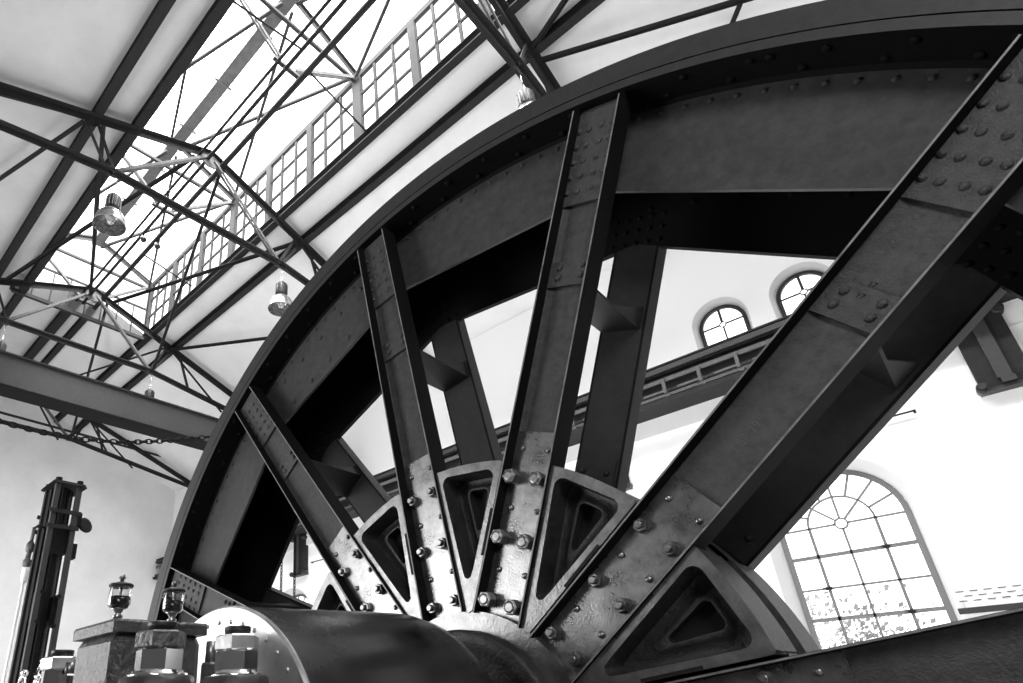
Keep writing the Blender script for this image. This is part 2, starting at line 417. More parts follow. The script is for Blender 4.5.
tag(m.build('ridge_beam', M['cupola'], origin=(XM,YR,ZT-.3)), 'thick pale grey ridge beam running along the top of the skylight', 'beam')

# purlins
def purlin(y, x0, x1, name, label, mt=None, w=.2, h=.24, dz=.12):
    z = roofz(y)+dz
    m = MB(); m.ibeam((x0,y,z),(x1,y,z),w,h,.02); m.build
    return tag(m.build(name, mt or M['steel'], origin=(x0,y,z)), label, 'purlin', 'steel purlins under the roof boards')
purlin(YA, XG, XN, 'purlin', 'leftmost dark steel purlin crossing the left roof slope')
purlin(YB, XG, XN, 'purlin', 'dark steel purlin bordering the left side of the skylight', w=.22, h=.26)
purlin(YS+.02, XG, XN, 'purlin', 'dark steel purlin directly under the row of skylight windows', w=.2, h=.26)
purlin(YP, XG, XN, 'purlin', 'dark steel purlin on the right slope below the skylight sill')
purlin(YR-.2, XG, XM-.2, 'purlin', 'left one of two short ridge purlins beyond the skylight', w=.3)
purlin(YR+.4, XG, XM-.2, 'purlin', 'right one of two short ridge purlins beyond the skylight')
for y, r, l in ((5.08,.04,'leftmost of three thin dark rods running along the skylight'), (5.31,.05,'middle one of three dark rods running along the skylight'), (5.72,.075,'thickest and rightmost of three dark rods along the skylight')):
    m = MB(); m.cyl((XM,y,13.25),(XN,y,13.25),r,n=8); tag(m.build('roof_rod', M['steel'], origin=(XM,y,13.25)), l, 'rod', 'long rods along the skylight')
for x, ya, yb, za, zb, l in ((-6.9,3.56,5.3,12.9,13.23,'thin black wire from the left skylight edge to the rods'), (-7.2,5.72,7.6,13.25,12.8,'thin black wire from the thick rod down to the skylight sill'), (-15.5,5.72,7.45,13.25,12.9,'thin black wire to the skylight sill in the second roof bay')):
    m = MB(); m.cyl((x,ya,za),(x,yb,zb),.028,n=6); tag(m.build('tie_wire', M['steel'], origin=(x,ya,za)), l, 'wire', 'thin cross wires below the skylight')

# crossed bracing under the skylight roof
for i in range(3):
    xa, xb = XF[i+1], XF[i]
    for sgn, side in ((1, 'right'), (-1, 'left')):
        yh = YR+sgn*(YS-YR-.1)
        for (a, b, w_) in (((xa,YR+sgn*.12,ZT-.36),(xb,yh,ZH-.05),'rising away from'), ((xa,yh,ZH-.05),(xb,YR+sgn*.12,ZT-.36),'rising towards')):
            va, vb = Vector(a), Vector(b); dz = Vector((0,0,-.13 if w_ == 'rising towards' else 0)); m = MB(); m.beam(va.lerp(vb,.015)+dz, va.lerp(vb,.985)+dz, .08, .08)
            bay = ('nearest', 'middle', 'farthest')[i]
            tag(m.build('skylight_brace', M['sky'], origin=a), 'pale diagonal brace %s the ridge on the %s skylight slope, %s bay' % (w_, side, bay) , 'brace', 'crossed braces under the skylight roof')
# roof trusses
KL, KR = 2.45, 8.31
def gusset(m, x, y, z, r=.16, t=.03, n=6, rot=0.):
    m.prof((x-t/2,y,z),(x+t/2,y,z),[(r*math.cos(2*PI*i/n+rot), r*math.sin(2*PI*i/n+rot)) for i in range(n)])
    for i in range(n): m.rivet((x+t/2, y+r*.6*math.cos(2*PI*i/n+rot), z+r*.6*math.sin(2*PI*i/n+rot)), (1,0,0), .02, .014, 6)
def make_truss(x, label, full=True):
    t = thing('roof_truss', (x, YR, 11.1), label, 'roof truss', 'riveted steel trusses carrying the roof')
    ya, za, yb, zb = YL, 10.05, YW, 10.05
    for s, ye in ((-1, YL), (1, YW)):
        m = MB(); m.tbeam((x, ye, roofz(ye)-.09), (x, YR, ZR-.09), .26, .18)
        for q in range(34):
            f = (q+.5)/34; y = ye+(YR-ye)*f; m.rivet((x-.06,y,roofz(y)-.1-.01),(0,0,-1),.014,.012,5) if q % 2 else None
        m.build('top_chord', M['steel'], t)
        m = MB()
        yn = YR+s*2.32
        m.tbeam((x, yn, 11.08), (x, ye, 10.05), .24, .15, .03)
        m.build('bottom_chord', M['steel'], t)
        m = MB()
        for dx in (-.05, .05): m.beam((x+dx, yn, 11.1), (x+dx, YR+s*.12, 13.28), .03, .075)
        m.build('strut', M['steel_light'], t)
        k = YR+s*2.93
        m = MB(); m.beam((x+.05, yn-.04*s, 11.1), (x+.05, k-.12*s, roofz(k)-.15), .03, .07); m.build('strut', M['steel'], t)
        m = MB(); m.beam((x-.05, yn+.06*s, 11.1), (x-.05, k+.12*s, roofz(k)-.15), .03, .06); m.build('strut', M['steel_mid'], t)
        k2 = YR+s*3.75
        if s > 0:
            m = MB(); m.beam((x, YR+3.4, roofz(YR+3.4)-.12), (x, YR+3.87, 10.8), .06, .08); m.build('post', M['steel'], t)
        m = MB(); m.beam((x, k+.1*s, roofz(k)-.14), (x, YR+s*(7.2 if s < 0 else 5.3), 10.4), .05, .06); m.build('brace', M['steel'], t)
        m = MB(); gusset(m, x, yn, 11.12, .17); m.build('gusset', M['steel_mid'], t)
        m = MB(); gusset(m, x, k, roofz(k)-.16, .16); m.build('gusset', M['steel'], t)
    m = MB()
    m.tbeam((x, YR-2.36, 11.08), (x, YR+2.36, 11.08), .24, .15, .03)
    m.build('bottom_chord', M['steel'], t)
    m = MB(); gusset(m, x, YR, 13.3, .3, .04, 8, .2); m.build('gusset', M['steel_light'], t)
    return t
make_truss(-3.2, 'nearest roof truss, cut off by the top edge above the wheel')
make_truss(-10.9, 'roof truss with the two large lamps, passing above the rim')
make_truss(-18.6, 'roof truss just above the crane girder')
t3 = make_truss(-26.3, 'farthest roof truss, seen below the crane girder at the end wall')
m = MB(); m.beam((-26.3,YL,11.66),(-26.3,YW,11.3),.06,.09); m.build('tie_beam', M['steel'], t3)
m = MB()
for y0 in (6.3, 8.4): m.beam((-26.3,y0,12.3),(-26.3,y0+1.0,10.9),.05,.07)
m.beam((-26.3,8.4,12.3),(-26.3,7.9,11.0),.05,.07); m.build('brace', M['steel'], t3)

# roof bracing between trusses
def zr(y, d=-.10): return roofz(y)+d
BR = [((-18.45,6.05,13.2),(-10.95,8.3,12.25),'diagonal roof brace from the far truss apex to the right end of the near truss'),
      ((-18.5,2.75,12.4),(-11.0,5.0,13.2),'diagonal roof brace from the left purlin up to the near truss apex'),
      ((-11.1,2.35,12.3),(-18.6,-.23,11.4),'dark brace falling to the left edge below the left purlins'),
      ((-18.6,8.35,12.25),(-10.9,11.8,11.0),'dark brace low on the right slope ending behind the rim'),
      ((-18.5,8.3,12.3),(-26.3,6.1,13.0),'dark brace running back from the far truss to the end bay'),
      ((-10.9,5.75,13.3),(-18.6,7.8,11.1),'sloping rod from the near truss apex down to the far truss'),
      ((-10.9,2.7,12.4),(-18.6,5.3,13.2),'sloping rod from the left purlin node to the far truss apex'),
      ((-18.6,5.9,13.25),(-26.3,7.8,11.1),'sloping rod in the end bay dropping behind the crane girder'),
      ((-3.1,8.7,12.2),(4.2,11.6,10.95),'dark brace rising to the right above the wheel'),
      ((-3.1,8.4,12.3),(1.5,6.9,12.75),'short steep dark brace at the top edge right of the truss'),
      ((.2,10.07,11.6),(-1.2,11.4,11.1),'small dark brace touching the top of the wheel rim')]
for k, (a, b, l) in enumerate(BR):
    m = MB(); m.prof(a, b, [(-.05,.035),(-.05,-.04),(-.038,-.04),(-.038,.023),(.05,.023),(.05,.035)])
    tag(m.build('roof_brace', M['steel'], origin=a), l, 'brace', 'angle braces between the roof trusses')

# pendant lamps
def make_lamp(x, y, zc, label):
    t = thing('pendant_lamp', (x, y, zc), label, 'lamp', 'industrial pendant lamps under the trusses')
    m = MB(); m.cyl((x,y,11.02),(x,y,zc-.03),.01,n=6); m.torus((x,y,zc-.06),(1,0,0),.035,.008,12,6); m.cyl((x,y,zc-.1),(x,y,zc-.22),.012,n=8); m.build('hook', M['chrome'], t)
    h = MB(); z0 = zc-.22
    h.lathe((x,y,z0),(0,0,-1),[(.05,0),(.10,.03),(.14,.07),(.15,.1),(.15,.42),(.12,.46)],20)
    for i in range(14):
        a = 2*PI*i/14; h.box((x+.155*math.cos(a)-.008,y+.155*math.sin(a)-.008,z0-.40),(x+.155*math.cos(a)+.008,y+.155*math.sin(a)+.008,z0-.1))
    h.build('ballast_housing', M['blackiron'], t)
    r = MB(); z1 = z0-.46; pr = [(.12,0),(.20,.06),(.28,.16),(.325,.30),(.335,.42)]
    r.lathe((x,y,z1),(0,0,-1),pr,28,cap=False); r.lathe((x,y,z1-.42),(0,0,1),[(.335,0),(.315,.12),(.27,.26),(.19,.36),(.05,.41)],28,cap=False)
    r.torus((x,y,z1-.42),(0,0,1),.335,.012,28,6); sh = r.build('reflector', M['lampglass'], t)
    b = MB(); b.ball((x,y,z1-.25),.09,12,8,(1,1,1.5)); b.build('bulb', M['white'], sh)
    g = MB()
    for i in range(4):
        a = PI*i/4; g.cyl((x+.33*math.cos(a),y+.33*math.sin(a),z1-.43),(x-.33*math.cos(a),y-.33*math.sin(a),z1-.43),.006,n=5)
    g.torus((x,y,z1-.43),(0,0,1),.17,.006,20,5); g.build('guard', M['steel'], sh)
    return t
make_lamp(-10.9, 3.22, 10.75, 'large round pendant lamp hanging nearest the upper left of the picture')
make_lamp(-10.9, 7.80, 10.75, 'pendant lamp hanging just left of the wheel rim')
make_lamp(-3.2, 7.72, 10.62, 'pendant lamp at the top, mostly hidden by the wheel rim')
make_lamp(-18.6, 3.10, 10.6, 'pendant lamp at the left edge, half hidden by the crane girder')
make_lamp(-18.6, 7.80, 10.6, 'pendant lamp with its dark housing showing above the crane girder')
for x, y, l in ((-14.6,5.31,'small black spotlight clamped to the middle skylight rod'), (-14.6,5.75,'small black spotlight clamped to the thick skylight rod')):
    t = thing('spotlight', (x,y,13.2), l, 'spotlight', 'small black spotlights on the rods')
    m = MB(); m.lathe((x,y-.02,13.1),(.3,.25,-.9),[(.03,-.02),(.07,.02),(.09,.16),(.075,.17)],14); m.build('lamp_head', M['blackiron'], t)
    m = MB(); m.box((x-.02,y-.03,13.08),(x+.02,y+.03,13.24)); m.build('clamp', M['steel'], t)

# ------------------------------------------------------------------ overhead crane and its runway
def crane():
    XC = -14.7
    t = thing('crane_girder', (XC-.27, 5.4, 7.2), 'heavy dark steel crane girder spanning the hall at the left', 'crane')
    m = MB(); m.box((XC-.52,YL+.1,7.13),(XC-.02,13.4,7.92)); m.build('box_girder', M['steel_mid'], t)
    m = MB(); m.box((XC-.6,YL+.1,7.92),(XC+.06,13.4,7.96)); 
    for k in range(40): m.rivet((XC-.02,YL+.4+k*.42,7.26),(1,0,0),.014,.01,6)
    m.build('top_flange', M['steel'], t)
    m = MB(); m.box((XC-.60,YL+.1,7.10),(XC+.04,13.4,7.13)); m.build('bottom_flange', M['flange'], t)  # underside shade painted in as a near-black plate
    m = MB(); m.box((XC-.3,YL+.1,7.96),(XC-.22,13.4,8.02)); m.build('rail', M['steel'], t)
    for y in (YL+.35, 13.25):
        m = MB(); m.box((XC-1.3,y-.16,6.98),(XC+.75,y+.16,7.2)); m.build('end_carriage', M['steel'], t)
    return t
crane()
def chain(pts, r, name, label):
    """twisted hoist cable drawn as links along a path"""
    P = [Vector(p) for p in pts]; m = MB(); dist = 0; k = 0; step = r*2.4
    for a, b in zip(P, P[1:]):
        L = (b-a).length; n = max(1, int(L/step))
        for i in range(n):
            c = a.lerp(b, (i+.5)/n); d = (b-a).normalized()
            _, u, w = m.frame(c, c+d); nrm = u if k % 2 else w; k += 1
            # oval link
            Lk = []; q = nrm.cross(d).normalized()
            for j in range(11):
                th = 2*PI*j/10; rad = d*math.cos(th)*r*1.7+q*math.sin(th)*r*.95
                e = rad.normalized(); Lk.append([c+rad+(e*math.cos(2*PI*s/5)+nrm*math.sin(2*PI*s/5))*r*.38 for s in range(5)])
            m.loops(Lk, False, True)
    return tag(m.build(name, M['flange'], origin=pts[0]), label, 'chain')
def sag(y0, z0, y1, z1, d, x, n=40):
    return [(x, y0+(y1-y0)*i/n, z0+(z1-z0)*i/n-4*d*(i/n)*(1-i/n)) for i in range(n+1)]
chain([(-14.3,y,z) for y,z in ((.6,7.16),(.9,6.8),(1.4,6.4),(2.0,6.15),(2.75,6.03),(3.55,6.02),(4.49,6.09),(5.5,6.28),(6.5,6.6),(7.4,6.93),(7.9,7.12))], .062, 'hanging_hoist_chain', 'black link chain sagging in a long loop below the crane girder')

def runway():
    t = thing('crane_runway', (-10.75, 13.6, 5.9), 'dark steel crane runway with open box brackets along the window wall', 'crane runway')
    a, b = XG+.1, XN-.1
    m = MB(); m.box((a,13.30,6.80),(b,13.9,6.84)); m.box((a,13.38,6.62),(b,13.42,6.80)); m.build('top_plate', M['steel'], t)
    m = MB(); m.box((a,13.28,6.64),(b,13.34,6.76)); m.build('rail', M['steel_mid'], t)
    m = MB(); m.box((a,13.33,6.40),(b,13.37,6.50)); m.build('upper_strip', M['steel_light'], t)
    m = MB(); m.box((a,13.6,5.95),(b,13.64,6.8)); m.build('web_plate', M['blackiron'], t)
    m = MB(); m.box((a,13.30,6.03),(b,13.36,6.10)); m.build('lower_strip', M['steel_light'], t)
    m = MB(); m.box((a,13.22,5.86),(b,13.98,5.90)); m.box((a,13.22,5.90),(b,13.25,5.97)); m.build('bottom_flange', M['steel'], t)
    x = -2.2-.76*30; k = 0
    while x < b-.5:
        m = MB()
        for xx in (x, x+.0): pass
        m.box((x-.05,13.26,6.10),(x+.02,13.33,6.46))
        m.box((x-.50,13.27,6.14),(x-.05,13.32,6.19)); m.box((x-.50,13.27,6.38),(x-.05,13.32,6.43))
        m.box((x-.03,13.24,5.99),(x+.07,13.34,6.06))
        if -6.5 < x < 0: m.build('bracket', M['steel_light'], t)
        x += .76; k += 1
    return t
runway()
def wall_bracket(cx, label):
    t = thing('wall_bracket', (cx, 13.8, 4.35), label, 'bracket', 'cast runway brackets on the window wall')
    z0, z1 = 4.42, 5.86
    m = MB(); m.box((cx-.33,13.82,z0),(cx+.33,14.0,z1)); m.build('back_plate', M['steel'], t)
    m = MB(); m.box((cx-.09,13.74,z0+.12),(cx+.1,13.82,z1)); m.box((cx-.06,13.72,z0+.02),(cx+.12,13.80,z0+.12)); m.build('centre_rib', M['steel_mid'], t)
    m = MB(); m.box((cx-.36,13.78,z0-.05),(cx+.36,14.0,z0)); m.build('foot', M['blackiron'], t)
    for sx in (-1, 1):
        for z in (z0+.02, z1-.12):
            m = MB(); m.cyl((cx+sx*.31,13.70,z),(cx+sx*.31,13.95,z),.085,n=20); m.cyl((cx+sx*.31,13.66,z),(cx+sx*.31,13.70,z),.05,n=16); m.torus((cx+sx*.31,13.70,z),(0,1,0),.065,.014,20,6); m.build('bolt', M['blackiron'], t)
for cx, l in ((1.30,'dark runway bracket with round bolts at the right edge of the picture'), (-5.55,'dark runway bracket almost hidden behind the middle rear spoke'), (-11.6,'dark runway bracket on the wall behind the second spoke'), (-17.72,'dark runway bracket low at the left, between two hanging chains')):
    wall_bracket(cx, l)
for x, l in ((-18.35,'black hanging chain left of the far runway bracket'), (-17.55,'black hanging chain right of the far runway bracket')):
    chain([(x,13.5,5.8),(x,13.5,2.9)], .045, 'hanging_chain', l)
for x, y, z, x1, z1, l in ((-17.1,13.9,4.75,-15.6,4.72,'thin conduit on the wall right of the far bracket'), (-.62,13.9,4.42,.06,4.42,'short thin conduit on the white wall below the right bracket')):
    m = MB(); m.cyl((x,y,z),(x1,y,z1),.018,n=8); m.box((x-.02,y,z-.02),(x+.02,14.0,z+.02)); m.box((x1-.02,y,z1-.02),(x1+.02,14.0,z1+.02))
    tag(m.build('wall_conduit', M['steel'], origin=(x,y,z)), l, 'conduit')

# ------------------------------------------------------------------ winding wheel
WC = Vector((-1.604, 2.082, -.197))
A0 = 158.1
def pol(r, a, y): return (r*math.cos(a), y, r*math.sin(a))
wheel = thing('winding_wheel', tuple(WC), 'huge black riveted winding wheel with twelve twin spokes filling the picture', 'wheel')
class WB(MB):
    """mesh in wheel coordinates"""
    def put(s, name, mats, parent=wheel, rot=None):
        o = s.build(name, mats, parent, origin=(0,0,0)); o['_o'] = tuple(WC)
        if rot is not None: o.rotation_euler = (0, -rot, 0)
        return o
SPA = [R(A0-30*k) for k in range(12)]
def poly_r(a, ap):
    """radius of the 12-sided inner edge (flat between the spokes)"""
    d = (a-R(A0-15)+R(15)) % R(30)-R(15)
    return ap/math.cos(d)
def ring(m, f0, f1, y0, y1, n=240, smooth=True, mi=0):
    """surface between radius/plane functions"""
    m.cur = mi
    A = [2*PI*i/n+R(A0) for i in range(n)]
    m.loops([[pol(f0(a), a, y0) for a in A], [pol(f1(a), a, y1) for a in A]], False, smooth)
    m.cur = 0
c_ = lambda r: (lambda a: r)
def rim(front):
    m = WB()
    if front:
        ring(m, c_(3.0), c_(2.897), 0, 0, mi=1, smooth=False); ring(m, c_(2.897), c_(2.897), 0, .012, mi=2); ring(m, c_(2.897), c_(2.891), .012, .012, mi=2); ring(m, c_(2.891), c_(2.891), .012, .0, mi=2)
        ring(m, c_(2.891), c_(2.85), 0, 0, mi=1, smooth=False)
        ring(m, c_(2.85), c_(2.85), 0, .16, mi=2)
        ring(m, c_(2.85), c_(2.83), .152, .16, mi=2)
        ring(m, c_(2.85), lambda a: poly_r(a, 2.39), .16, .16, smooth=False)
        ring(m, lambda a: poly_r(a, 2.39), lambda a: poly_r(a, 2.39), .16, .178, mi=1, smooth=False)
        ring(m, lambda a: poly_r(a, 2.39), c_(2.85), .178, .178, mi=2, smooth=False)
        for k in range(173):
            a = R(48.8+2.08*k); m.rivet(pol(2.797, a, .16), (0,-1,0), .013, .011, 8)
        m.cur = 2
        for k in range(71):
            a = R(45.7+5.07*k); m.rivet(pol(2.85, a, .045), (-math.cos(a),0,-math.sin(a)), .018, .013, 8)
            a = R(42.5+5.07*k); m.rivet(pol(2.85, a, .125), (-math.cos(a),0,-math.sin(a)), .018, .013, 8)
            if k % 9 == 2:
                m.rivet(pol(2.85, R(45.7+5.07*k-1.4), .045), (-math.cos(a),0,-math.sin(a)), .018, .013, 8)
        m.cur = 0
        for (b) in (113.1, ):
            for r, offs in ((2.72, (-9.2,-4.6,0,4.6,9.2)), (2.48, (-9.4,-4.7,0,4.7,9.4))):
                for o_ in offs: m.rivet(pol((2.695 if r > 2.6 else 2.462)/math.cos(R(o_)), R(b+o_), .16), (0,-1,0), .019, .013, 8)
        return m.put('front_rim', [M['rim'], M['rim_face'], M['rim_dark']])
    ring(m, c_(2.85), lambda a: poly_r(a, 2.335), .57, .57, smooth=False, mi=0)
    ring(m, lambda a: poly_r(a, 2.335), lambda a: poly_r(a, 2.335), .57, .60, smooth=False)
    ring(m, lambda a: poly_r(a, 2.335), c_(2.85), .60, .60, smooth=False)
    ring(m, c_(2.85), c_(2.85), .60, .76); ring(m, c_(2.85), c_(3.0), .76, .76, smooth=False)
    for k in range(80):
        a = R(40+4.5*k); m.rivet(pol(2.6, a, .57), (0,-1,0), .015, .012, 6)
    for k in range(12):
        for i in range(3):
            for j in range(5):
                q = SPA[k]; rr = 2.42+i*.07; la = (j-2)*.06
                m.rivet((rr*math.cos(q)+la*math.sin(q), .57, rr*math.sin(q)-la*math.cos(q)), (0,-1,0), .014, .012, 6)
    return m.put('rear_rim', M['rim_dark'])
rim(True); rim(False)
m = WB(); ring(m, c_(3.0), c_(3.0), 0, .76); m.put('tread', M['rim_face'])
m = WB(); ring(m, c_(2.85), c_(2.85), .178, .57); m.put('drum_lining', M['rim_dark'])

W = .112
def spoke_mesh(front):
    m = WB(); t = .008 if front else .013; m.cur = 0; x0, x1 = (.514, 2.84) if front else (.5, 2.62)
    if front: ya, yb, yw = -.015, .096, .056
    else: ya, yb, yw = .572, .66, .572
    for s in (-1, 1):
        z0, z1 = (.103-t, .103) if s > 0 else (-.121, -.121+t)
        m.cur = 1
        if front:   # flange with a slightly cut-back outer end
            pts = [(x0,ya),(x1-.03,ya),(x1,ya+.03),(x1,yb),(x0,yb)]
            m.loops([[(x,y,z0) for x,y in pts], [(x,y,z1) for x,y in pts]], True)
        else: m.box((x0,ya,z0),(x1,yb,z1))
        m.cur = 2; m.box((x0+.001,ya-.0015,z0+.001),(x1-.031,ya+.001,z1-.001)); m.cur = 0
        # fillet of the rolled section
        zi = .103-t if s > 0 else -.121+t
        if front: m.loops([[(x0,yw,zi),(x0,yw-.010,zi),(x0,yw-.006,zi-s*.004),(x0,yw,zi-s*.030)], [(x1,yw,zi),(x1,yw-.010,zi),(x1,yw-.006,zi-s*.004),(x1,yw,zi-s*.030)]], True)
    m.box((x0,yw,-.121+t),(x1,yw+.012,.103-t))
    if not front: m.box((x0,yw-.001,-.121),(x1,yw+.002,.103))
    return m
def hub_plate_mesh():
    m = WB(); m.box((.515,.042,-.112),(1.295,.0565,.094))
    for r in (1.22, .965, .706):
        for z in (-.069, .055): m.rivet((r,.042,z),(0,-1,0),.0135,.012,10)
    return m
def rim_plate_mesh():
    m = WB(); m.box((2.35,.040,-.112),(2.84,.0565,.094))
    for r in (2.413, 2.49, 2.568, 2.646, 2.726):
        for z in (-.077, -.028, .034, .081): m.rivet((r,.042,z),(0,-1,0),.0145,.013,10)
    return m
def splice_mesh():
    m = WB(); m.box((1.955,.041,-.112),(2.075,.0565,.094))
    for r in (1.995, 2.043):
        for z in (-.065, .045): m.rivet((r,.041,z),(0,-1,0),.0145,.013,10)
    return m
def nut_mesh(r, z, big):
    m = WB()
    if big:
        m.lathe((r,.042,z),(0,-1,0),[(.027,0),(.027,.012),(.020,.014),(.020,.02)],20)
        m.lathe((r,.026,z),(0,-1,0),[(.031,0),(.033,.003),(.033,.036),(.028,.041),(.026,.041)],6,False,up=(.3,0,1))
        m.lathe((r,-.012,z),(0,-1,0),[(.0235,0),(.0235,.004),(.014,.005)],20)
    else:
        m.lathe((r,.042,z),(0,-1,0),[(.028,0),(.028,.006)],20)
        m.hexa((r,.036,z),(0,-1,0),.0255,.024,up=(.5,0,1)); m.lathe((r,.014,z),(0,-1,0),[(.0145,0),(.0145,.014),(.011,.018)],14)
    return m
def share(src, rot, parent, name=None):
    o = src.copy(); col.objects.link(o); o.parent = parent; o.rotation_euler = (0,-rot,0); return o
fs0 = spoke_mesh(True); rs0 = spoke_mesh(False)
first = None
def zero(o): o.rotation_euler = (0,0,0); return o
for k in range(12):
    a = SPA[k]
    if first is None:
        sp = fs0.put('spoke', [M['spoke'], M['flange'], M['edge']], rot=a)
        hp = hub_plate_mesh().put('hub_plate', M['plate'], sp); rp = rim_plate_mesh().put('rim_plate', M['spoke'], sp); sl = splice_mesh().put('splice_plate', M['spoke'], sp)
        nuts = [nut_mesh(r, z, False).put('hex_nut', M['bolt'], sp) for r in (1.09,.835,.578) for z in (-.062,.062)]
        first = (sp, hp, rp, sl, nuts)
    else:
        sp = first[0].copy(); col.objects.link(sp); sp.rotation_euler = (0,-a,0)
        lst = [first[1], first[2], first[3]] if k < 7 or k > 10 else [first[1]]
        for src in lst: c = src.copy(); col.objects.link(c); c.parent = sp
        if k == 4:
            for (txt, size, x, z, along) in (('17', .024, 2.083, .010, False), ('17', .024, 2.036, .010, False), ('I BP 29', .040, 1.47, -.018, True)):
                cu = bpy.data.curves.new('rolled_mark', 'FONT'); cu.body = txt; cu.size = size; cu.extrude = .0008
                tmp = bpy.data.objects.new('tmp_mark', cu); col.objects.link(tmp)
                me = bpy.data.meshes.new_from_object(tmp.evaluated_get(bpy.context.evaluated_depsgraph_get()))
                bpy.data.objects.remove(tmp)
                yy = .0405 if x == 2.036 else .0555
                # baseline along the spoke, or across it
                for v in me.vertices:
                    u_, w_, h_ = v.co
                    v.co = (x+u_, yy-h_, z+w_) if along else (x+w_, yy-h_, z-u_)
                me.materials.clear(); me.materials.append(M['mark'] if along else M['flange'])
                om = bpy.data.objects.new('rolled_mark', me); col.objects.link(om); om.parent = sp
        if k == 3:
            for r in (1.09,.835,.578):
                for z in (-.062,.062): nut_mesh(r, z, True).put('hex_bolt', M['bolt'], sp)
        elif k < 6 or k > 10:
            for src in first[4]: c = src.copy(); col.objects.link(c); c.parent = sp
rear = None
for k in range(12):
    if rear is None:
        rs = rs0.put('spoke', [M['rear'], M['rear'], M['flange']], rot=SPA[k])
        mm = WB(); mm.box((1.953,.082,-.096),(1.965,.572,.096)); mm.box((1.965,.082,-.096),(2.05,.094,.096))
        mm.box((1.965,.558,-.096),(2.07,.571,-.035))
        mm.add([(1.965,.30,-.092),(1.965,.560,-.092),(2.06,.560,-.092),(1.965,.30,-.082),(1.965,.560,-.082),(2.06,.560,-.082)],[(0,1,2),(5,4,3),(0,3,4,1),(1,4,5,2),(2,5,3,0)])
        for x in (1.995, 2.045): mm.rivet((x,.558,-.062),(0,-1,0),.015,.014,8)
        st = mm.put('stretcher', M['rear'], rs)
        mm = WB()
        mm.box((1.15,.566,-.098),(1.30,.573,.098))
        for z in (-.06, .06): mm.rivet((1.24,.566,z),(0,-1,0),.016,.014,8)
        bt = mm.put('end_plate', M['rear'], rs)
        rear = (rs, st, bt)
    else:
        rs = rear[0].copy(); col.objects.link(rs); rs.rotation_euler = (0,-SPA[k],0)
        for src in rear[1:]: c = src.copy(); col.objects.link(c); c.parent = rs

